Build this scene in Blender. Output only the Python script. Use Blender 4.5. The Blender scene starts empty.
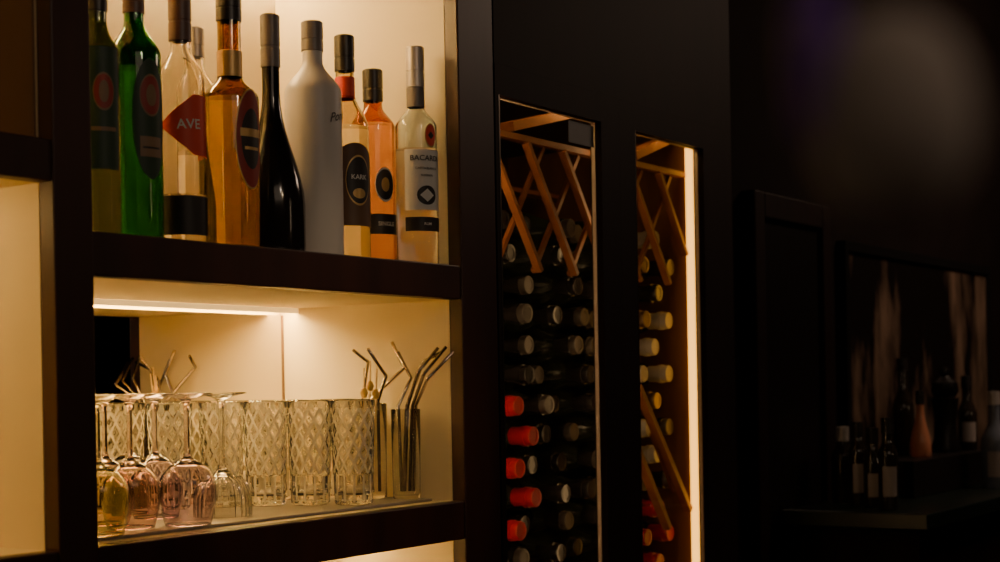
import bpy, bmesh, math, random
from mathutils import Matrix, Vector
random.seed(7)
H=1.35
S=bpy.context.scene
COL=S.collection
R=.0175; F=1550.
CA,SA=math.cos(math.radians(33.605)),math.sin(math.radians(33.605))
def K(px,py):
    dx=(px-500)-R*(py-386); t=dx/F
    return t,(CA+SA*t)/(SA-CA*t)
def W(px,py,Y):
    t,k=K(px,py); b=1.2+Y; a=b*k
    dep=CA*a+SA*b
    dy=(py-386)+R*(px-500)
    return a,-dy*dep/F,dep
# ---------------- materials
MATS={}
def M(name,col=(.5,.5,.5),rough=.5,metal=0,trans=0,ior=1.45,emit=None,es=0,spec=.5,noise=None,bump=0,stretch=(1,1,1)):
    if name in MATS: return MATS[name]
    m=bpy.data.materials.new(name); m.use_nodes=True
    nt=m.node_tree; p=nt.nodes['Principled BSDF']
    p.inputs['Base Color'].default_value=(*col,1)
    p.inputs['Roughness'].default_value=rough
    p.inputs['Metallic'].default_value=metal
    p.inputs['Transmission Weight'].default_value=trans
    p.inputs['IOR'].default_value=ior
    p.inputs['Specular IOR Level'].default_value=spec
    if emit:
        p.inputs['Emission Color'].default_value=(*emit,1); p.inputs['Emission Strength'].default_value=es
    if noise:
        tc=nt.nodes.new('ShaderNodeTexCoord'); mp=nt.nodes.new('ShaderNodeMapping'); mp.inputs['Scale'].default_value=stretch
        nz=nt.nodes.new('ShaderNodeTexNoise'); nz.inputs['Scale'].default_value=noise[0]; nz.inputs['Detail'].default_value=6
        rp=nt.nodes.new('ShaderNodeValToRGB')
        rp.color_ramp.elements[0].position=.3; rp.color_ramp.elements[1].position=.7
        rp.color_ramp.elements[0].color=(*noise[1],1); rp.color_ramp.elements[1].color=(*col,1)
        L=nt.links.new
        L(tc.outputs['Object'],mp.inputs[0]); L(mp.outputs[0],nz.inputs['Vector']); L(nz.outputs['Fac'],rp.inputs[0]); L(rp.outputs[0],p.inputs['Base Color'])
        if bump:
            bp=nt.nodes.new('ShaderNodeBump'); bp.inputs['Strength'].default_value=bump; bp.inputs['Distance'].default_value=.002
            L(nz.outputs['Fac'],bp.inputs['Height']); L(bp.outputs[0],p.inputs['Normal'])
    MATS[name]=m; return m
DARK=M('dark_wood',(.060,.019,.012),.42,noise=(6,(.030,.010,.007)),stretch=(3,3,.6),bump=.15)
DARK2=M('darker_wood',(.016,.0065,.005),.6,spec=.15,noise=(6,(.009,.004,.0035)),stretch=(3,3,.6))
CREAM=M('cream_panel',(.86,.73,.48),.6,noise=(3,(.81,.68,.43)))
BROWNP=M('brown_panel',(.22,.12,.06),.7,noise=(5,(.17,.09,.045)))
MIRR=M('mirror_glass',(.90,.86,.78),.015,metal=1)
WARM=(1,.63,.21)
def led(n,s,c=None): return M(n,(1,.8,.5),.5,emit=c or WARM,es=s)
WALL=M('wall_paint',(.014,.009,.008),.9,spec=.1,noise=(8,(.011,.007,.006)))
FLOORM=M('floor_wood',(.06,.035,.022),.4,noise=(5,(.03,.018,.012)),stretch=(1,8,1))
CEIL=M('ceiling_paint',(.06,.05,.045),.9,noise=(5,(.05,.04,.036)))
RACK=M('rack_wood',(.33,.12,.036),.45,noise=(9,(.22,.07,.02)),stretch=(1,4,4),bump=.2)
JAMB=M('jamb_wood',(.20,.085,.03),.5,noise=(7,(.14,.055,.02)),stretch=(1,4,1))
BLK=M('black_plastic',(.012,.011,.011),.3)
FBLK=M('fridge_black',(.012,.009,.008),.35)
STEEL=M('steel',(.62,.54,.46),.25,metal=1)
DSTEEL=M('dark_steel',(.36,.31,.27),.22,metal=1)
CLEAR=M('clear_glass',(.97,.97,.95),.01,trans=1)
CRYS=M('crystal_glass',(1,.99,.96),.01,trans=1,ior=1.40)
CUT=M('crystal_cut',(1,.94,.78),.2,trans=.45,ior=1.4,spec=.8)
def pane_mat():
    m=bpy.data.materials.new('door_glass'); m.use_nodes=True; nt=m.node_tree
    nt.nodes.remove(nt.nodes['Principled BSDF']); out=nt.nodes['Material Output']
    t=nt.nodes.new('ShaderNodeBsdfTransparent'); t.inputs[0].default_value=(.90,.91,.89,1)
    g=nt.nodes.new('ShaderNodeBsdfGlossy'); g.inputs['Roughness'].default_value=.02
    fr=nt.nodes.new('ShaderNodeFresnel'); fr.inputs[0].default_value=1.5
    mx=nt.nodes.new('ShaderNodeMixShader'); L=nt.links.new
    L(fr.outputs[0],mx.inputs[0]); L(t.outputs[0],mx.inputs[1]); L(g.outputs[0],mx.inputs[2]); L(mx.outputs[0],out.inputs[0])
    return m
PANE=pane_mat()
# ---------------- builders
ORG={}
def reg(o,parent,wo):
    COL.objects.link(o); ORG[o.name]=wo
    if parent: o.parent=parent
def empty(name,label=None,cat=None,loc=(0,0,0),parent=None,group=None):
    o=bpy.data.objects.new(name,None); o.empty_display_size=.02
    wo=Vector(loc)
    o.location=wo-(ORG[parent.name] if parent else Vector((0,0,0)))
    reg(o,parent,wo)
    if label: o['label']=label
    if cat: o['category']=cat
    if group: o['group']=group
    return o
def mesh(name,verts,faces,mat,parent=None,smooth=False,loc=None,label=None,cat=None,group=None,kind=None,norm=True):
    """verts relative to loc (world); default loc = parent's origin"""
    me=bpy.data.meshes.new(name); me.from_pydata([tuple(v) for v in verts],[],faces)
    if norm:
        bm=bmesh.new(); bm.from_mesh(me); bmesh.ops.recalc_face_normals(bm,faces=bm.faces); bm.to_mesh(me); bm.free()
    me.materials.append(mat)
    if smooth:
        for p in me.polygons: p.use_smooth=True
    o=bpy.data.objects.new(name,me)
    wo=Vector(loc) if loc is not None else (ORG[parent.name] if parent else Vector((0,0,0)))
    o.location=wo-(ORG[parent.name] if parent else Vector((0,0,0)))
    reg(o,parent,wo)
    if label: o['label']=label
    if cat: o['category']=cat
    if group: o['group']=group
    if kind: o['kind']=kind
    return o
def boxgeo(x0,x1,y0,y1,z0,z1):
    v=[(x,y,z) for x in(x0,x1) for y in(y0,y1) for z in(z0,z1)]
    f=[(0,1,3,2),(4,6,7,5),(0,4,5,1),(2,3,7,6),(0,2,6,4),(1,5,7,3)]
    return v,f
def box(name,x0,x1,y0,y1,z0,z1,mat,parent=None,bevel=0,**kw):
    c=Vector(((x0+x1)/2,(y0+y1)/2,z0))
    v,f=boxgeo(x0-c.x,x1-c.x,y0-c.y,y1-c.y,0,z1-z0)
    o=mesh(name,v,f,mat,parent,loc=c,**kw)
    if bevel:
        b=o.modifiers.new('bev','BEVEL'); b.width=bevel; b.segments=2
    return o
def lathegeo(prof,seg=48,fn=None):
    v=[];rings=[]
    for (r,z) in prof:
        if r<1e-6: rings.append([len(v)]); v.append((0,0,z))
        else:
            s=len(v); rings.append(list(range(s,s+seg)))
            for i in range(seg):
                a=2*math.pi*i/seg; rr=fn(r,z,a) if fn else r
                v.append((rr*math.cos(a),rr*math.sin(a),z))
    f=[]
    for A,B in zip(rings,rings[1:]):
        if len(A)==1 and len(B)==1: continue
        for i in range(seg):
            j=(i+1)%seg
            if len(A)==1: f.append((A[0],B[i],B[j]))
            elif len(B)==1: f.append((A[i],B[0],A[j]))
            else: f.append((A[i],B[i],B[j],A[j]))
    return v,f
def lathe(name,prof,mat,parent=None,seg=48,smooth=True,**kw):
    v,f=lathegeo(prof,seg); o=mesh(name,v,f,mat,parent,smooth=smooth,**kw)
    if smooth:
        sharpen(o)
    return o
def sharpen(o,ang=40):
    bm=bmesh.new(); bm.from_mesh(o.data)
    for e in bm.edges:
        if len(e.link_faces)==2 and e.calc_face_angle(0)>math.radians(ang): e.smooth=False
    bm.to_mesh(o.data); bm.free()
def tube(name,pts,r,mat,parent=None,seg=10,**kw):
    pts=[Vector(p) for p in pts]; o0=pts[0].copy() if not parent else ORG[parent.name]
    v=[];f=[]
    n=len(pts)
    up=Vector((.3,.9,.1)).normalized()
    for i,p in enumerate(pts):
        d=(pts[min(i+1,n-1)]-pts[max(i-1,0)]).normalized()
        a=d.cross(up).normalized(); b=d.cross(a).normalized()
        for j in range(seg):
            t=2*math.pi*j/seg
            v.append(p-o0+a*(r*math.cos(t))+b*(r*math.sin(t)))
    for i in range(n-1):
        for j in range(seg):
            k=(j+1)%seg; f.append((i*seg+j,i*seg+k,(i+1)*seg+k,(i+1)*seg+j))
    f.append(tuple(range(seg))); f.append(tuple(range((n-1)*seg,n*seg)))
    return mesh(name,v,f,mat,parent,smooth=True,loc=o0,**kw)
def smoothpath(pts,n=6):
    pts=[Vector(p) for p in pts]; out=[]
    P=[pts[0]]+pts+[pts[-1]]
    for i in range(1,len(P)-2):
        a,b,c,d=P[i-1:i+3]
        for k in range(n):
            t=k/n
            out.append(.5*((2*b)+(c-a)*t+(2*a-5*b+4*c-d)*t*t+(3*b-a-3*c+d)*t**3))
    out.append(pts[-1]); return out
def patch(name,r,z0,z1,phi,width,shape,mat,parent,off=.0005,uoff=0,**kw):
    N=40; v=[];f=[]; zc=(z0+z1)/2; hh=(z1-z0)/2
    for i in range(N+1):
        s=-1+2*i/N; u=s*width/2+uoff
        lo_=-hh; h=hh
        if shape=='oval': h=hh*math.sqrt(max(1-s*s,0.0004)); lo_=-h
        elif shape=='diamond': h=hh*max(1-abs(s),.01); lo_=-h
        elif shape=='arrow': h=hh*min(1,max((s+1)*1.1,.01)); lo_=-h
        elif shape=='arch': h=hh*(.2+.8*math.sqrt(max(1-s*s,0)))
        a=phi+u/r; rr=r+off
        v+= [(rr*math.cos(a),rr*math.sin(a),zc+lo_),(rr*math.cos(a),rr*math.sin(a),zc+h)]
    for i in range(N): f.append((2*i,2*i+2,2*i+3,2*i+1))
    return mesh(name,v,f,mat,parent,smooth=True,norm=False,**kw)
def lettering(txt,r,zc,phi,size,mat,parent,off=.0014,uoff=0,rot=0,shear=0,name='lettering'):
    cu=bpy.data.curves.new('t','FONT'); cu.body=txt; cu.size=size; cu.align_x='CENTER'; cu.align_y='CENTER'
    cu.resolution_u=3; cu.offset=size*.012; cu.shear=shear
    o=bpy.data.objects.new('t',cu); COL.objects.link(o)
    dg=bpy.context.evaluated_depsgraph_get(); dg.update()
    me=bpy.data.meshes.new_from_object(o.evaluated_get(dg))
    vs=[v.co.copy() for v in me.vertices]; fs=[tuple(p.vertices) for p in me.polygons]
    bpy.data.objects.remove(o); bpy.data.curves.remove(cu)
    out=[]
    for c in vs:
        x,y=c.x,c.y
        if rot: x,y=(x*math.cos(rot)-y*math.sin(rot),x*math.sin(rot)+y*math.cos(rot))
        a=phi+(x+uoff)/r; rr=r+off
        out.append((rr*math.cos(a),rr*math.sin(a),zc+y))
    return mesh(name,out,fs,mat,parent,norm=False)
# ---------------- room shell
def struct(o): o['kind']='structure'; return o
struct(box('floor',-2,6.5,-3.2,.5,-1.45,-1.35,FLOORM))
struct(box('ceiling',-2,6.5,-3.2,.5,1.25,1.35,CEIL))
struct(box('wall_back',-2,2.56,.45,.55,-1.35,1.25,WALL))
struct(box('wall_side_alcove',2.56,6.5,.0,.55,-1.35,1.25,WALL))
struct(box('wall_left',-2.1,-2,-3.2,.55,-1.35,1.25,WALL))
struct(box('wall_right',6.5,6.6,-3.2,.55,-1.35,1.25,WALL))
struct(box('wall_front',-2,6.5,-3.3,-3.2,-1.35,1.25,WALL))
# ---------------- shelving cabinet
XL,XP0,XP1,XR=.50,1.013,1.062,1.70
D=.31
cab=empty('shelving_cabinet','built-in dark wood display shelving with lit cream niches and mirror','shelving',(1.1,.16,-1.35))
for x0,x1 in((XL-.05,XL),(XP0,XP1),(XR,1.785)):
    box('upright_stile',x0,x1,-.012,.010,-1.35,1.0,DARK,cab,bevel=.002)
    box('partition',x0,x1,.010,D,-1.35,1.0,CREAM,cab)
box('back_panel',XL-.05,1.785,D+.001,D+.02,-1.35,1.0,CREAM,cab)
def shelf(x0,x1,zb,zt,top=0):
    box('shelf_board',x0,x1,.010,D,zb,zt-(.003 if top else 0),CREAM,cab)
    if top: box('bounce_cut_top',x0,x1,.010,D,zt-.003,zt,DARK,cab)  # unseen dark top added to cut bounce light onto the bottles
    box('shelf_front_edge',x0,x1,-.010,.010,zb,zt,DARK,cab,bevel=.0015)
Z_FL=-.153
shelf(XP1,XR,.117,.162,1); shelf(XP1,XR,-.204,Z_FL); shelf(XP1,XR,.62,.67); shelf(XP1,XR,-.56,-.51); shelf(XP1,XR,.95,1.0)
shelf(XL,XP0,.206,.247); shelf(XL,XP0,-.204,Z_FL); shelf(XL,XP0,.60,.65); shelf(XL,XP0,-.56,-.51); shelf(XL,XP0,.95,1.0)
box('side_lining',XP0-.003,XP0-.0002,.012,D,.248,.598,BROWNP,cab)
box('plinth',XL-.05,1.785,.02,.06,-1.349,-.75,DARK,cab)
box('mirror_panel',XP1+.001,XR-.001,D-.004,D-.0005,Z_FL+.001,.108,MIRR,cab,label='mirror backing of the lit glass niche')
box('mirror_trim',XR-.0025,XR-.001,D-.0058,D-.0042,Z_FL+.001,.108,BROWNP,cab)
box('led_or_fill_strip',XP1+.01,XR-.01,D-.030,D-.010,.1150,.1168,led('led_low',74),cab)
box('glow_lip',XP1+.001,XR-.001,D-.0345,D-.032,.1095,.1168,led('lip_glow',.8),cab,label='added glowing lip that hides the shelf light strip')  # lip added to hide the strip, with its soft glow built in
box('led_or_fill_strip',XP1+.01,XR-.01,.290,.300,.612,.6195,led('led_up',135,(1,.66,.26)),cab)
box('led_or_fill_strip',XL+.01,XP0-.01,.16,.17,.2,.2055,led('led_left',28),cab)
box('led_or_fill_strip',XL+.01,XP0-.01,.16,.17,.593,.5995,led('fill_left_up',5),cab)  # weak fill strip added to lift the dim upper-left niche
box('led_or_fill_strip',XP1+.01,XR-.01,.16,.17,-.21,-.2045,led('led_bot',34),cab)
# ---------------- wine cabinet
FX0,FX1=1.787,2.55; ZT=.405
fr=empty('wine_cabinet','tall dark wine cabinet with glass doors and inner light strip','wine cabinet',(2.16,.2,-1.35))
IX1=2.478
box('side_panel',FX0,FX0+.008,.012,.43,-1.35,1.0,FBLK,fr)
box('side_panel',IX1,FX1,.012,.43,-1.35,1.0,JAMB,fr)
box('back_panel',FX0+.012,IX1,.42,.43,-1.35,1.0,DARK,fr)
box('top_panel',FX0+.012,IX1,.012,.42,.435,.47,FBLK,fr)
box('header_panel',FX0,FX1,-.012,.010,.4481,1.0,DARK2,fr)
box('base_panel',FX0+.012,IX1,.012,.42,-.40,-.352,FBLK,fr)
def door(x0,x1,gx0,gx1):
    d=empty('door',parent=fr,loc=((x0+x1)/2,0,-1.25))
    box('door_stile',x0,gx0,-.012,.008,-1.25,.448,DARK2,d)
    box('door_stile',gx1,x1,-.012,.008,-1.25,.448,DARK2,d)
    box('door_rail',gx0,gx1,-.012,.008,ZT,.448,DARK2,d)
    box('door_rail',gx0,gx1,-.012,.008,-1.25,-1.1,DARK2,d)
    o=ORG[d.name]
    mesh('glass_pane',[Vector(q)-o for q in((gx0,-.002,-1.1),(gx1,-.002,-1.1),(gx1,-.002,ZT),(gx0,-.002,ZT))],[(0,1,2,3)],PANE,d,norm=False)
    BS=M('bead_satin',(.62,.50,.40),.4)
    box('glass_bead',gx1-.0015,gx1-.0001,-.0010,.0050,-1.1,ZT,BS,d)
    box('glass_bead',gx0+.0001,gx0+.003,-.0125,-.003,-1.1,ZT,STEEL,d)
    box('glass_bead',gx0+.003,gx1-.0015,-.0010,.0035,ZT-.0016,ZT-.0001,BS,d)
    return d
d1_=door(FX0+.001,2.1398,1.796,2.082); door(2.1400,FX1,2.190,2.437)
o_=ORG[d1_.name]
mesh('door_sticker',[Vector(q)-o_ for q in((2.00,-.0026,.365),(2.075,-.0026,.365),(2.075,-.0026,.398),(2.00,-.0026,.398))],[(0,1,2,3)],M('sticker',(.20,.19,.18),.5),d1_,norm=False)
GOLDL=(1,.44,.055)
box('led_or_fill_strip',IX1-.006,IX1-.0005,.011,.041,-1.0,.425,led('led_fridge',3.6,GOLDL),fr,label='warm vertical light strip')
box('led_or_fill_strip',FX0+.0085,FX0+.013,.012,.030,-1.0,.425,led('fill_fridge_left',9,(1,.62,.30)),fr)  # hidden fill strip added to light the bottles from the left
box('led_or_fill_strip',FX0+.05,IX1-.05,.03,.036,.428,.4345,led('fill_fridge_top',10),fr)  # fill strip added at the top to brighten the cabinet interior
box('led_or_fill_strip',2.150,2.156,.0085,.020,-1.0,.425,led('fill_mullion',6.5,(1,.60,.26)),fr)  # hidden fill strip added behind the mullion to brighten the bottles
# rack
def plank(p0,p1,y0,y1,th):
    (xa,za),(xb,zb)=p0,p1; d=Vector((xb-xa,zb-za)).normalized(); n=Vector((-d.y,d.x))*th/2
    q=[(xa+n.x,za+n.y),(xb+n.x,zb+n.y),(xb-n.x,zb-n.y),(xa-n.x,za-n.y)]
    v=[(x,y0,z) for x,z in q]+[(x,y1,z) for x,z in q]
    f=[(0,1,2,3),(7,6,5,4)]+[(i,(i+1)%4,(i+1)%4+4,i+4) for i in range(4)]
    return v,f
rack=empty('rack',parent=fr,loc=(2.1,.2,.2))
def addplank(p0,p1,y0=.06,y1=.38,th=.010):
    v,f=plank(p0,p1,y0,y1,th); o=ORG[rack.name]
    v=[(a-o.x,b-o.y,c-o.z) for a,b,c in v]
    mesh('rack_slat',v,f,RACK,rack)
lo,hi=FX0+.018,IX1-.008
addplank((lo-.004,.368),(hi+.004,.368),.040,.055,.009)
addplank((lo-.004,.350),(hi+.004,.350),.30,.33,.008)
addplank((1.93,.385),(2.12,.432),.05,.075,.014)
addplank((2.31,.385),(2.45,.432),.05,.075,.014)
zt_=.362
for k in range(6):
    x0=1.845+.105*k
    L_=.19
    addplank((x0,zt_),(min(x0+L_*.72,2.468),zt_-L_*min(1,(2.468-x0)/(L_*.72))),.036,.048,.0072)
for k in range(5):
    x0=1.875+.105*k
    addplank((x0,zt_-.19),(x0+.137,zt_),.0485,.0550,.0068)
DIAG=[((2.285,-.005),(2.466,-.225)),((2.235,-.055),(2.385,-.25))]
for a,b in DIAG: addplank(a,b,.036,.050,.010)
addplank((2.43,-.19),(2.35,-.085),.0505,.0550,.008)
addplank((lo-.004,-.3475),(hi+.004,-.3475),.05,.39,.008)
# wine bottles
GREENB=M('wine_bottle_glass',(.020,.024,.016),.17,spec=1)
REDC=M('red_capsule',(.42,.010,.016),.4)
BLKC=M('black_capsule',(.026,.023,.023),.22,metal=.1)
WHTC=M('white_capsule',(.46,.43,.40),.35)
GOLDC=M('gold_capsule',(.14,.09,.05),.3,metal=.7)
CEND=M('capsule_end',(.10,.085,.075),.35,metal=.3)
def ymap(v): return [(x,-z,y) for x,y,z in v]
rb=.0318
pv,pf=lathegeo([(0,.006),(rb*.8,0),(rb,.004),(rb,.200),(rb*.95,.214),(rb*.72,.232),(.018,.246),(.0140,.256),(.0134,.285),(0,.285)],28)
cv,cf=lathegeo([(.0136,.256),(.0142,.258),(.0140,.276),(.0160,.2765),(.0160,.285),(.0146,.2855),(.0146,.2955),(.0138,.297),(.010,.2972),(.0098,.2962),(0,.296)],28)
def mm(n,v,f,m):
    me=bpy.data.meshes.new(n); me.from_pydata(v,[],f)
    bm=bmesh.new(); bm.from_mesh(me); bmesh.ops.recalc_face_normals(bm,faces=bm.faces)
    for e in bm.edges:
        e.smooth=not(len(e.link_faces)==2 and e.calc_face_angle(0)>.7)
    for q in bm.faces: q.smooth=True
    bm.to_mesh(me); bm.free(); me.materials.append(m); return me
BM=mm('wine_bottle_mesh',ymap(pv),pf,GREENB)
CM={k:mm('capsule_'+k,ymap(cv),cf,m) for k,m in(('red',REDC),('black',BLKC),('white',WHTC),('gold',GOLDC),('black_pale_end',BLKC))}
for k in('black_pale_end',):
    CM[k].materials.append(CEND)
    for p in CM[k].polygons:
        if p.center.y<-.2876: p.material_index=1
NR=13
for i in range(NR):
    z=-.311+.0468*i
    xs=[1.858+.09*k for k in range(7)] if i%2==0 else [1.903+.09*k for k in range(7)]
    for X in xs:
        kind=random.choice(['black','black','black_pale_end'])
        y=.357+random.choice([0,.006,.012,.02,.035,.048])+random.uniform(0,.006)
        if X<2.02 and X>1.93 and i in(2,3,4,5,6): kind='red'; y=.357+random.uniform(0,.004)
        elif X>2.28:
            y=.355+random.uniform(0,.012)
            if i<=2: kind='red' if random.random()<.85 else 'black'
            elif i>=4: kind=random.choice(['white','black','black_pale_end','gold','white','black'])
        elif random.random()<.05: kind='gold'
        o=bpy.data.objects.new('wine_bottle',BM); o.location=(X,min(y,.412),z); COL.objects.link(o)
        o.rotation_euler=(0,random.uniform(0,6),0)
        o['label']='dark glass wine bottle lying flat with %s foil capsule'%kind.split('_')[0]; o['category']='wine bottle'; o['group']='wine bottles in the rack'
        c=bpy.data.objects.new('foil_capsule',CM[kind]); c.parent=o; COL.objects.link(c)
# ---------------- liquor bottles
ZS=.1622
def cosi(r0,r1,z0,z1,n=9,p=1.0):
    return [(r0+(r1-r0)*(.5-.5*math.cos(math.pi*(k/n)**p)),z0+(z1-z0)*k/n) for k in range(1,n+1)]
def bottle(label,px,Y,rb,rn,y_sh0,y_sh1,y_top,y_capb,glass,cap,labels=(),texts=(),capr=None,name='liquor_bottle',p=1.0,X=None,zs=ZS,group='bottles on the upper shelf',caprings=True,band=None,fill=None,th=.0022):
    """fill = picture height of the liquid level (None = solid dark/opaque body)"""
    Xc,_,dep=W(px,150,Y)
    if X: Xc=X
    zz=lambda py:-((py-386)+R*(px-500))*dep/F-zs
    e=empty(name,label,'bottle',(Xc,Y,zs),group=group)
    zt=zz(y_top)
    prof=[(0,.003),(rb*.85,0),(rb*.97,.0015),(rb,.006),(rb,zz(y_sh0))]+cosi(rb,rn,zz(y_sh0),zz(y_sh1),p=p)+[(rn,zt-.004)]
    if fill is None: prof+=[(0,zt-.004)]
    else:
        zl=max(zz(fill),.012)
        full=[(rb,zz(y_sh0))]+cosi(rb,rn,zz(y_sh0),zz(y_sh1),p=p)+[(rn,zt-.004)]
        ins=[(r-th,z) for r,z in full if z>zl+.002][::-1]
        rl=rb
        for (ra,za),(rb2,zb2) in zip(full,full[1:]):
            if za<=zl<=zb2: rl=ra+(rb2-ra)*(zl-za)/(zb2-za)
        prof+=ins+[(rl-th,zl),(0,zl)]
    lathe('glass_body',prof,glass,e,56)
    cr=capr or rn+.0012; zc=zz(y_capb)
    cp=[(rn+.0004,zc),(cr,zc+.0005),(cr,zc+(zt-zc)*.35)]
    if caprings: cp+=[(cr-.0007,zc+(zt-zc)*.36),(cr-.0007,zc+(zt-zc)*.40),(cr,zc+(zt-zc)*.41)]
    cp+=[(cr,zt-.0015),(cr-.0015,zt),(0,zt)]
    lathe('cap',cp,cap,e,40)
    if band:
        ya,yb,bm_=band
        lathe('neck_band',[(rn+.0003,zz(yb)),(rn+.0009,zz(yb)+.0003),(rn+.0009,zz(ya)-.0003),(rn+.0003,zz(ya))],bm_,e,40)
    phi=math.atan2(-1.2-Y,-Xc)
    for (ya,yb,off,w,shape,mat,o2) in labels:
        patch('paper_label',rb,zz(yb),zz(ya),phi+math.radians(off),w,shape,mat,e,off=o2)
    for tt in texts:
        (t,yc,off,size,mat)=tt[:5]
        lettering(t,rb,zz(yc),phi+math.radians(off),size,mat,e,rot=tt[5] if len(tt)>5 else 0,shear=tt[6] if len(tt)>6 else 0)
    return e,zz,phi
def gl(n,c,r=.02,ior=1.45): return M(n,c,r,trans=1,ior=ior)
RED=M('label_red',(.78,.065,.03),.5); DRED=M('label_dark_red',(.30,.03,.02),.5)
WHT=M('label_white',(.80,.77,.72),.55); LBLK=M('label_black',(.02,.016,.014),.45); LGRN=M('label_dark_green',(.015,.045,.022),.5)
LBRN=M('label_brown',(.12,.06,.03),.5); GOLD=M('label_gold',(.60,.38,.14),.35,metal=.4); LTAN=M('label_tan',(.25,.15,.08),.5)
LGREY=M('script_grey',(.10,.085,.08),.5)
CAPB=M('cap_black',(.025,.02,.018),.35); CAPBR=M('cap_brown',(.13,.07,.055),.4); CAPS=M('cap_silver',(.55,.5,.46),.35,metal=.4)
CAPG=M('cap_grey',(.20,.17,.165),.35)
bottle('dark olive gin bottle with a dark green label',99,.03,.0225,.010,60,22,-22,12,gl('g_olive',(.12,.15,.06)),CAPB,
   labels=[(50,172,15,.036,'rect',LGRN,.0005),(76,114,15,.022,'oval',LTAN,.0008),(78,112,15,.020,'oval',DRED,.0011),(84,106,15,.010,'oval',LTAN,.0013),(130,134,15,.026,'rect',LTAN,.0009)],fill=95)
bottle('bright green gin bottle with dark oval label',136,.04,.0285,.0105,58,22,-14,14,gl('g_green',(.010,.14,.018)),CAPBR,
   labels=[(62,182,35,.042,'oval',LGRN,.0005),(78,120,35,.026,'oval',LTAN,.0008),(80,118,35,.024,'oval',DRED,.0011),(88,110,35,.012,'oval',LTAN,.0013),(140,160,35,.026,'rect',LTAN,.0009),(150,152,35,.020,'rect',LBLK,.0012)],fill=70)
b,zz,phi=bottle('clear aperitif bottle with wide pointed red label and brown cap',182,.045,.0262,.0115,80,48,-10,42,gl('g_clear',(.93,.90,.84)),CAPBR,
   labels=[(98,158,38,.088,'arrow',RED,.0006),(198,237,30,.085,'rect',LBLK,.0006)],texts=[('AVE',128,18,.0150,WHT,.05)],fill=196)
bottle('clear bottle with a plain silver cap',197,.15,.026,.010,95,66,28,58,gl('g_clear',(.95,.92,.84)),CAPS,fill=150)
bottle('golden amber tequila bottle with dark red oval label',231,.035,.0325,.0135,100,76,-12,22,gl('g_amber',(.36,.20,.006),.015),CAPB,
   labels=[(92,192,45,.042,'oval',GOLD,.0005),(94,190,45,.039,'oval',DRED,.0008),(112,172,45,.028,'oval',LBLK,.0011),(132,140,45,.030,'rect',GOLD,.0014),(150,153,45,.020,'rect',GOLD,.0014)],band=(52,78,GOLD),fill=100)
bottle('slim black sloping-shoulder wine bottle with grey capsule',272,.045,.0385,.0105,205,92,15,68,M('black_glass',(.012,.010,.011),.12),CAPG,p=.9)
bottle('opaque silver-white cylindrical liqueur bottle with ribbed cap',314,.05,.0352,.0125,94,62,22,52,M('silver_bottle',(.64,.59,.55),.4),CAPG,
   texts=[('Ponche',118,66,.015,LGREY,.25,.55)])
bottle('clear liqueur bottle with brown label and red neck band',346,.06,.0298,.0118,130,92,36,72,gl('g_honey',(.78,.67,.44)),CAPB,
   labels=[(146,228,25,.070,'arch',LBRN,.0005),(158,208,32,.036,'oval',GOLD,.0008),(160,206,32,.034,'oval',LBLK,.0011),(191,201,32,.018,'oval',GOLD,.0013)],texts=[('KARK',180,32,.0085,WHT)],band=(78,100,RED),fill=128)
bottle('peach coloured whisky bottle with black cap and oval label',373,.09,.0292,.0125,128,106,70,102,gl('g_peach',(.60,.27,.11)),CAPB,
   labels=[(170,204,30,.029,'oval',WHT,.0005),(172,202,30,.027,'oval',LBLK,.0008),(180,194,30,.012,'oval',GOLD,.0011),(216,236,25,.050,'rect',LBLK,.0005)],texts=[('SINGLE',226,32,.0075,WHT)],X=1.6445,fill=125)
b,zz,phi=bottle('clear white rum bottle with white label and silver cap',416,.033,.0280,.0112,128,106,47,88,gl('g_rum',(.84,.92,1.0)),CAPS,
   labels=[(152,212,25,.058,'rect',WHT,.0005),(126,150,42,.0185,'oval',GOLD,.0007),(127.5,148.5,42,.016,'oval',RED,.0010),(134,142,42,.010,'diamond',LBLK,.0012),(219,233,25,.058,'rect',LBLK,.0005)],
   texts=[('BACARDI',161,25,.0100,LBLK),('CARTA BLANCA',171,28,.0042,LBLK),('SUPERIOR',178,28,.0038,LBLK),('RUM',226,28,.005,WHT)],X=1.664,band=(88,108,CAPG),fill=150)
patch('paper_label',.028,zz(207),zz(188),phi+math.radians(28),.028,'oval',LBLK,b,off=.0009)
patch('paper_label',.028,zz(204),zz(191),phi+math.radians(28),.020,'diamond',WHT,b,off=.0011)
# ---------------- lower niche : mat
def matmesh():
    m=bpy.data.materials.new('perforated_steel'); m.use_nodes=True; nt=m.node_tree; p=nt.nodes['Principled BSDF']
    tc=nt.nodes.new('ShaderNodeTexCoord'); v=nt.nodes.new('ShaderNodeTexVoronoi'); v.inputs['Scale'].default_value=160; v.inputs['Randomness'].default_value=0
    r=nt.nodes.new('ShaderNodeValToRGB'); r.color_ramp.elements[0].position=.28; r.color_ramp.elements[1].position=.34
    r.color_ramp.elements[0].color=(.03,.025,.02,1); r.color_ramp.elements[1].color=(.38,.34,.29,1)
    nt.links.new(tc.outputs['Object'],v.inputs['Vector']); nt.links.new(v.outputs['Distance'],r.inputs[0]); nt.links.new(r.outputs[0],p.inputs['Base Color'])
    p.inputs['Roughness'].default_value=.4; p.inputs['Metallic'].default_value=.5
    return m
box('bar_mat',1.08,1.68,.028,.295,Z_FL+.0003,Z_FL+.004,matmesh(),bevel=.001,label='grey perforated bar mat under the glasses',cat='bar mat')
ZM=Z_FL+.0042
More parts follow.
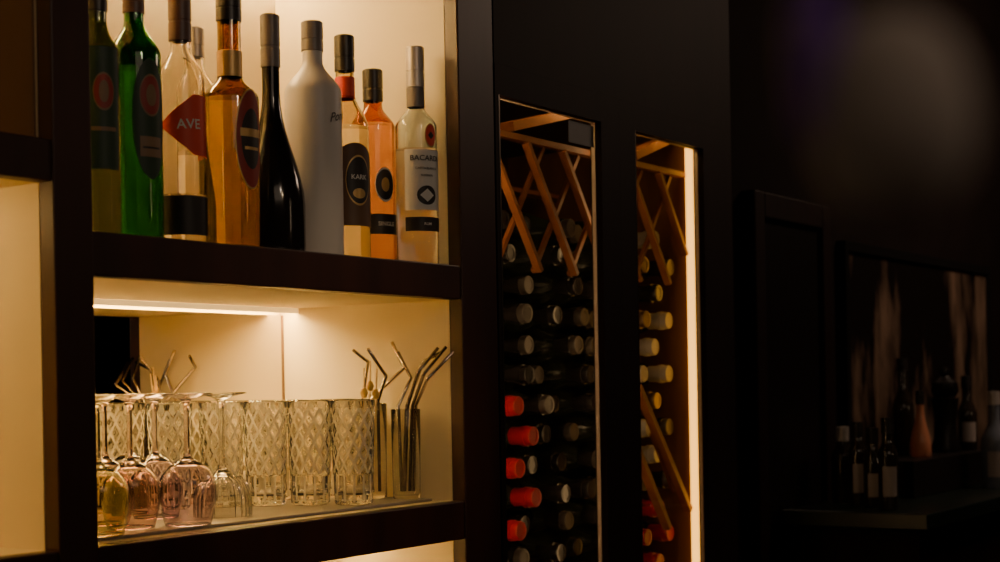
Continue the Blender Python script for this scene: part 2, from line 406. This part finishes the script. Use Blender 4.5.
# tumblers
def tri(x): x=x%1; return abs(2*x-1)
NS=192
NU=12
def dd(u,v): return min(tri(u*NU+v*3),tri(u*NU-v*3))
Hh=.135
ZA,ZB=.040,.124
def ro(z): return .0250+.0043*(z/Hh)
def fn(r,z,a):
    u=a/(2*math.pi)
    if r<.0238: return r
    if z>ZA and z<ZB and r>ro(z)-.001:
        v=(z-ZA)/(ZB-ZA)
        return r-.0013*(1-min(1,dd(u,v)*2.2))
    if .004<z<=ZA-.002 and r>ro(z)-.001:
        return r-.0016*(1-abs(math.sin(u*math.pi*12)))
    return r
prof=[(0,.002),(.021,0),(.0240,.0015)]
for k in range(97):
    z=.004+(Hh-.005)*k/96; prof.append((ro(z),z))
prof+= [(.0278,Hh),(.0268,Hh-.001)]+[(ro(z)-.0034,z) for z in(.12,.09,.06,.03,.018)]+[(.018,.013),(0,.012)]
tv,tf=lathegeo(prof,NS,fn)
def mflat(n,v,f,m,smooth_all=False):
    me=bpy.data.meshes.new(n); me.from_pydata(v,[],f)
    bm=bmesh.new(); bm.from_mesh(me); bmesh.ops.recalc_face_normals(bm,faces=bm.faces); bm.to_mesh(me); bm.free(); me.materials.append(m)
    for p in me.polygons: p.use_smooth=smooth_all
    return me
TM=mflat('tumbler_mesh',tv,tf,CRYS,True)
TM.materials.append(CUT)
for p in TM.polygons:
    c=p.center; rr=math.hypot(c.x,c.y)
    if rr<ro(c.z)-.0022: continue
    u=math.atan2(c.y,c.x)/(2*math.pi)%1
    if ZA<c.z<ZB:
        if dd(u,(c.z-ZA)/(ZB-ZA))<.26: p.material_index=1
    elif .006<c.z<ZA-.002:
        if abs(math.sin(u*math.pi*12))<.30: p.material_index=1
TP=[(266,.160),(310,.112),(353,.063),(222,.215),(170,.25),(290,.21),(335,.17),(256,.275)]
for px,Y in TP:
    X,_,_=W(px,450,Y)
    o=bpy.data.objects.new('highball_glass',TM); o.location=(min(X,1.665),Y,ZM); o.rotation_euler=(0,0,random.uniform(0,6)); COL.objects.link(o)
    o['label']='tall cut crystal tumbler with diamond pattern and fluted base'; o['category']='glass'; o['group']='cut crystal tumblers'
# inverted wine glasses
def bez(l,n=5):
    return [(p.x,p.z) for p in smoothpath([(a,0,b) for a,b in l],n)]
outer=bez([(.0255,0),(.0295,.016),(.0318,.034),(.0290,.054),(.017,.068),(.0048,.076),(.0032,.085),(.0030,.115),(.0036,.134),(.009,.1405),(.020,.1435),(.029,.1455)])
inner=bez([(.0248,0.0003),(.0287,.016),(.0309,.034),(.0280,.0532),(.0155,.0665),(.003,.0695)])
wp=[(0,.070)]+inner[::-1]+outer+[(.029,.1468),(0,.1475)]
def tint(n,c): return M(n,c,.01,trans=1,ior=1.45)
gv,gf=lathegeo(wp,48)
WG={}
for n,c in(('clear',(.99,.98,.96)),('olive',(.97,.94,.68)),('pink',(.98,.82,.76)),('mauve',(.94,.82,.90))):
    WG[n]=mflat('stem_glass_'+n,gv,gf,tint('glass_'+n,c),True)
for px,Y,n in[(187,.05,'mauve'),(130,.08,'pink'),(98,.05,'olive'),(155,.16,'mauve'),(105,.15,'pink'),(130,.24,'clear')]:
    X,_,_=W(px,450,Y)
    o=bpy.data.objects.new('wine_glass',WG[n]); o.location=(X,Y,ZM); COL.objects.link(o)
    o['label']='upside-down stemmed wine glass with %s tinted bowl'%n if n!='clear' else 'upside-down clear stemmed wine glass'
    o['category']='glass'; o['group']='upside-down stemmed glasses'
o2=bez([(.0345,0),(.0350,.010),(.0335,.028),(.027,.042),(.012,.050),(.0050,.058),(.0034,.070),(.0032,.115),(.0040,.134),(.010,.1405),(.020,.1435),(.030,.1455)])
i2=bez([(.0325,0.0003),(.0328,.010),(.0312,.027),(.0245,.0400),(.010,.0465),(.003,.048)])
dv,df=lathegeo([(0,.0485)]+i2[::-1]+o2+[(.030,.1468),(0,.1475)],120,lambda r,z,a:r-.0014*abs(math.sin(a*13)) if (r>.02 and z<.05) else r)
X,_,_=W(222,450,.10)
o=bpy.data.objects.new('sherbet_glass',mflat('sherbet_mesh',dv,df,CRYS)); o.location=(X,.10,ZM); COL.objects.link(o)
o['label']='upside-down clear stemmed glass with ribbed shallow bowl'; o['category']='glass'
# straw glasses
def holder(X,Y,r,h,lab):
    prof=[(0,.001),(r*.88,0),(r*.94,.002),(r,h-.001),(r-.0006,h),(r-.0012,h-.001),(r*.94-.0012,.006),(0,.005)]
    lathe('straw_glass',prof,CLEAR,None,48,loc=(X,Y,ZM),label=lab,cat='glass')
XA,YA=1.655,.112
XB,YB=1.668,.062
holder(XA,YA,.0225,.128,'plain clear glass holding straws and cocktail picks')
holder(XB,YB,.0200,.120,'slim clear glass crammed with metal straws')
def tip(px,py,Ymax):
    t,k=K(px,py); Y=min(Ymax,1.688/k-1.2); X,Z,_=W(px,py,Y); return Vector((X,Y,Z))
def straw(X,Y,base,rim,mid,end,Ym,mat=DSTEEL,h=.12,lab='bent dark metal drinking straw'):
    b=Vector((X+base[0],Y+base[1],ZM+.011)); q=Vector((X+rim[0],Y+rim[1],ZM+h+.004))
    m=tip(*mid,Ym); e=tip(*end,Ym)
    m1=m+(q-m)*.15; m2=m+(e-m)*.2
    pts=[b,b.lerp(q,.5),q,m1]+smoothpath([m1,m,m2],3)[1:]+[e]
    tube('metal_straw',pts,.0023,mat,None,10,label=lab,cat='straw',group='metal drinking straws')
straw(XA,YA,(.008,.004),(-.009,.006),(368,362),(353,350),.150,h=.128)
straw(XA,YA,(.010,-.006),(.0,-.014),(386,376),(368,349),.09,h=.128)
straw(XA,YA,(-.006,.008),(.012,.010),(404,368),(392,342),.16,STEEL,h=.128)
straw(XB,YB,(-.007,.003),(-.004,.009),(411,378),(398,352),.09)
straw(XB,YB,(-.009,-.003),(.0,-.004),(418,372),(438,348),.035)
straw(XB,YB,(-.004,-.008),(.004,-.009),(424,374),(446,347),.02)
straw(XB,YB,(.003,-.009),(.009,-.011),(428,378),(453,352),.01,STEEL)
straw(XB,YB,(.003,.008),(.008,.004),(423,362),(442,352),.07)
OLV=M('pick_bead',(.75,.48,.12),.3); BAM=M('bamboo_pick',(.85,.62,.3),.6)
for k,(px,py) in enumerate([(364,393),(370,386),(376,394)]):
    X,Z,_=W(px,py,YA-.006-.004*k)
    e=Vector((X,YA-.006-.004*k,Z)); a=Vector((XA-.010+.003*k,YA+.004-.004*k,ZM+.0095))
    g=empty('cocktail_pick','bamboo cocktail pick with olive bead','cocktail pick',tuple(a),group='cocktail picks')
    tube('stick',[a,a.lerp(e,.5),e+(e-a).normalized()*.034],.0011,BAM,g,8)
    v,f=lathegeo([(0,-.0070),(.0035,-.0060),(.0055,0),(.0035,.0060),(0,.0070)],16)
    mesh('bead',v,f,OLV,g,True,loc=tuple(e))
# ---------------- right side of the room
WD=M('dark_door_panel',(.010,.0075,.007),.35)
d1=box('door_1',2.66,2.93,-.02,-.001,-1.35,.30,WD,bevel=.003); d1['kind']='structure'
for i,(a,b,c,d) in enumerate([(2.61,2.655,-1.35,.35),(2.935,2.98,-1.35,.35),(2.655,2.935,.302,.35)]):
    t=box('trim_%d'%(i+1),a,b,-.03,-.001,c,d,DARK2,bevel=.003); t['kind']='structure'
def art():
    m=bpy.data.materials.new('artwork_trees'); m.use_nodes=True; nt=m.node_tree; p=nt.nodes['Principled BSDF']
    tc=nt.nodes.new('ShaderNodeTexCoord'); mp=nt.nodes.new('ShaderNodeMapping'); mp.inputs['Scale'].default_value=(3.4,1,1.2)
    mp.inputs['Location'].default_value=(1.3,0,.4)
    n=nt.nodes.new('ShaderNodeTexNoise'); n.inputs['Scale'].default_value=1.6; n.inputs['Detail'].default_value=8; n.inputs['Roughness'].default_value=.55
    r=nt.nodes.new('ShaderNodeValToRGB'); r.color_ramp.elements[0].position=.48; r.color_ramp.elements[1].position=.60
    r.color_ramp.elements[0].color=(.010,.007,.006,1); r.color_ramp.elements[1].color=(.22,.14,.095,1)
    L=nt.links.new; L(tc.outputs['Object'],mp.inputs[0]); L(mp.outputs[0],n.inputs['Vector']); L(n.outputs['Fac'],r.inputs[0]); L(r.outputs[0],p.inputs['Base Color'])
    p.inputs['Roughness'].default_value=.35
    return m
pic=empty('framed_picture','wide dark framed artwork of tree silhouettes on tan','picture',(3.62,-.01,-.21))
box('canvas',3.10,4.10,-.012,-.002,-.20,.27,art(),pic)
for q in[(3.08,3.10,-.22,.29),(4.10,4.12,-.22,.29),(3.10,4.10,.27,.29),(3.10,4.10,-.22,-.20)]:
    box('picture_frame',q[0],q[1],-.02,-.001,q[2],q[3],BLK,pic)
ct=empty('bar_counter','dark back bar counter with greenish polished top','counter',(3.8,-.15,-1.35))
box('counter_body',2.74,5.0,-.28,-.031,-1.35,-.27,DARK2,ct)
box('counter_top',2.70,5.04,-.31,-.031,-.27,-.24,M('counter_stone',(.012,.020,.015),.3,noise=(12,(.008,.013,.010))),ct,bevel=.003)
box('crate',3.04,3.59,-.17,-.04,-.2398,-.165,FBLK,label='low dark box carrying bottles on the counter',cat='box',bevel=.002)
def sb(px,Y,rb,rn,h0,h1,h2,zs,glass,cap,lab=None,label='small bottle'):
    X,_,_=W(px,470,Y)
    e=empty('bar_bottle',label,'bottle',(X,Y,zs),group='bottles on the back counter')
    lathe('glass_body',[(0,.002),(rb*.9,0),(rb,.004),(rb,h0)]+cosi(rb,rn,h0,h1)+[(rn,h2-.003),(0,h2-.003)],glass,e,32)
    lathe('cap',[(rn+.0005,h2-.03),(rn+.0015,h2-.029),(rn+.0015,h2-.001),(0,h2)],cap,e,24)
    if lab:
        phi=math.atan2(-1.2-Y,-X)
        patch('paper_label',rb,h0*.25,h0*.8,phi+.2,rb*1.5,'rect',lab,e)
BG=M('bar_dark_glass',(.03,.022,.016),.1,spec=.9); PK=M('bar_peach_glass',(.85,.36,.20),.12,trans=.35)
BL=M('bar_bluegrey_glass',(.16,.18,.22),.15,spec=.6)
DW=M('label_dim',(.36,.30,.27),.6)
sb(843,-.08,.022,.011,.09,.12,.15,-.2398,BG,CAPS,None,'short dark bottle with silver cap')
sb(858,-.13,.018,.010,.10,.13,.16,-.2398,BG,CAPB,DW,'small dark bottle with pale label')
sb(873,-.17,.018,.010,.08,.12,.15,-.2398,BG,CAPB,DW,'small dark bottle with pale label')
sb(888,-.215,.018,.010,.10,.13,.17,-.2398,BG,CAPB,DW,'small dark bottle with pale label')
sb(904,-.07,.024,.011,.10,.15,.21,-.1645,BG,CAPB,None,'dark slim bottle with black cap')
sb(921,-.13,.022,.008,.02,.10,.14,-.1645,PK,CAPB,None,'peach glass bottle with sloping shoulders')
sb(968,-.13,.022,.011,.08,.12,.17,-.1645,BG,CAPB,DW,'small dark bottle with pale label')
sb(995,-.23,.028,.012,.10,.15,.21,-.2398,BL,CAPS,DW,'blue-grey bottle with pale label')
X,_,_=W(946,460,-.11)
g=empty('pepper_mill','tall dark turned wooden pepper mill','pepper mill',(X,-.11,-.1645))
lathe('mill_body',[(0,0),(.032,0),(.033,.01),(.026,.03),(.024,.07),(.029,.11),(.030,.12),(0,.12)],FBLK,g,32)
lathe('mill_head',[(0,.1205),(.022,.121),(.030,.135),(.028,.155),(.014,.165),(.009,.17),(.012,.178),(.009,.187),(0,.19)],FBLK,g,32)
# ---------------- small hanging ornaments near the viewer
FW=Vector((CA,SA,0)); RT=Vector((SA,-CA,0)); C=Vector((0,-1.2,0))
d_=.21
FROST=M('frosted_glass',(.50,.44,.42),.85); PUR=M('purple_glass',(.20,.08,.55),.6)
pp=C+FW*d_+RT*(398/F*d_); pz=(386-222)/F*d_
g=empty('hanging_ornament','small smoky frosted glass drop hanging on thin cord','ornament',(pp.x,pp.y,pz))
s_=.96
lathe('glass_drop',[(r*s_,z*s_) for r,z in[(.0008,0),(.0065,.001),(.0105,.006),(.0115,.013),(.0105,.020),(.008,.025),(.004,.028),(0,.0285)]],FROST,g,40)
tube('cord',[(pp.x,pp.y,pz+.0270),(pp.x,pp.y,.7),(pp.x,pp.y,1.25)],.0004,BLK,g,8)
pq=C+FW*d_+RT*(322/F*d_); qz=(386-150)/F*d_
g=empty('hanging_ornament','tiny dark purple glass bead hanging on thin cord','ornament',(pq.x,pq.y,qz))
lathe('glass_drop',[(r*s_,z*s_) for r,z in[(0,0),(.0022,.001),(.0034,.006),(.0036,.018),(.002,.024),(0,.025)]],PUR,g,32)
tube('cord',[(pq.x,pq.y,qz+.0235),(pq.x,pq.y,.7),(pq.x,pq.y,1.25)],.0004,BLK,g,8)
# unseen glowing tubes added to put vertical glints on the bottles
SC=led('glint_glow',16,(1,.72,.45))
def add_glint_tube(x,y,z0,z1,nx,ny):
    g=empty('glint_tube','slim vertical glowing tube added for bottle glints','added light',(x,y,z0))
    v,f=lathegeo([(0,0),(.02,.002),(.02,z1-z0-.002),(0,z1-z0)],20)
    mesh('tube',v,f,SC,g,True)
    box('mount',x-.012,x+.012,y-.012,y+.012,z0-.03,z0-.001,BLK,g)
    if nx: box('arm',min(x,nx),max(x,nx),y-.008,y+.008,z0-.025,z0-.005,BLK,g)
    else: box('arm',x-.008,x+.008,min(y,ny),max(y,ny),z0-.025,z0-.005,BLK,g)
add_glint_tube(-1.95,-.5,.1,.9,-2,0)
add_glint_tube(2.3,-3.15,.1,.9,0,-3.2)
# ---------------- lift everything so floor is z=0
for o in COL.objects:
    if o.parent is None: o.location.z+=H
# ---------------- lights
def area(loc,rot,sx,sy,e,c):
    l=bpy.data.lights.new('fill_area','AREA'); l.shape='RECTANGLE'; l.size=sx; l.size_y=sy; l.energy=e; l.color=c
    o=bpy.data.objects.new('fill_light',l); o.location=loc; o.rotation_euler=rot; COL.objects.link(o); return o
area((.3,-2.0,2.4),(math.radians(45),0,math.radians(-25)),1.2,.8,3.2,(1,.74,.52))  # unseen soft fill added for the room
area((3.7,-.9,2.5),(math.radians(20),0,0),.6,.4,8,(1,.70,.5))  # unseen fill added to brighten the right side
def spot(loc,tgt,ang,e,c,blend=.6,rad=.05):
    l=bpy.data.lights.new('fill_spot','SPOT'); l.energy=e; l.spot_size=math.radians(ang); l.spot_blend=blend; l.color=c; l.shadow_soft_size=rad
    o=bpy.data.objects.new('fill_spot',l); o.location=loc
    o.rotation_euler=(Vector(tgt)-Vector(loc)).to_track_quat('-Z','Y').to_euler(); COL.objects.link(o)
spot((.75,-1.9,2.4),(1.36,.05,1.66),22,8,(1,.78,.58))  # unseen spot added to light the bottle fronts
spot((.95,-1.9,2.2),(1.50,.10,1.27),17,16,(1,.70,.40),rad=.03)  # unseen warm spot added to light the glasses from the front
w=bpy.data.worlds.new('w'); S.world=w; w.use_nodes=True
w.node_tree.nodes['Background'].inputs[0].default_value=(.02,.014,.01,1); w.node_tree.nodes['Background'].inputs[1].default_value=.3
# ---------------- camera
cd=bpy.data.cameras.new('camera'); cd.lens=F*36/1000; cd.sensor_width=36; cd.shift_y=.105
cd.dof.use_dof=True; cd.dof.focus_distance=1.95; cd.dof.aperture_fstop=6.0; cd.clip_start=.02
cam=bpy.data.objects.new('camera',cd); COL.objects.link(cam)
cam.matrix_world=Matrix.Translation((0,-1.2,H))@Matrix.Rotation(math.radians(33.605-90),4,'Z')@Matrix.Rotation(math.radians(90),4,'X')@Matrix.Rotation(-R,4,'Z')
S.camera=cam
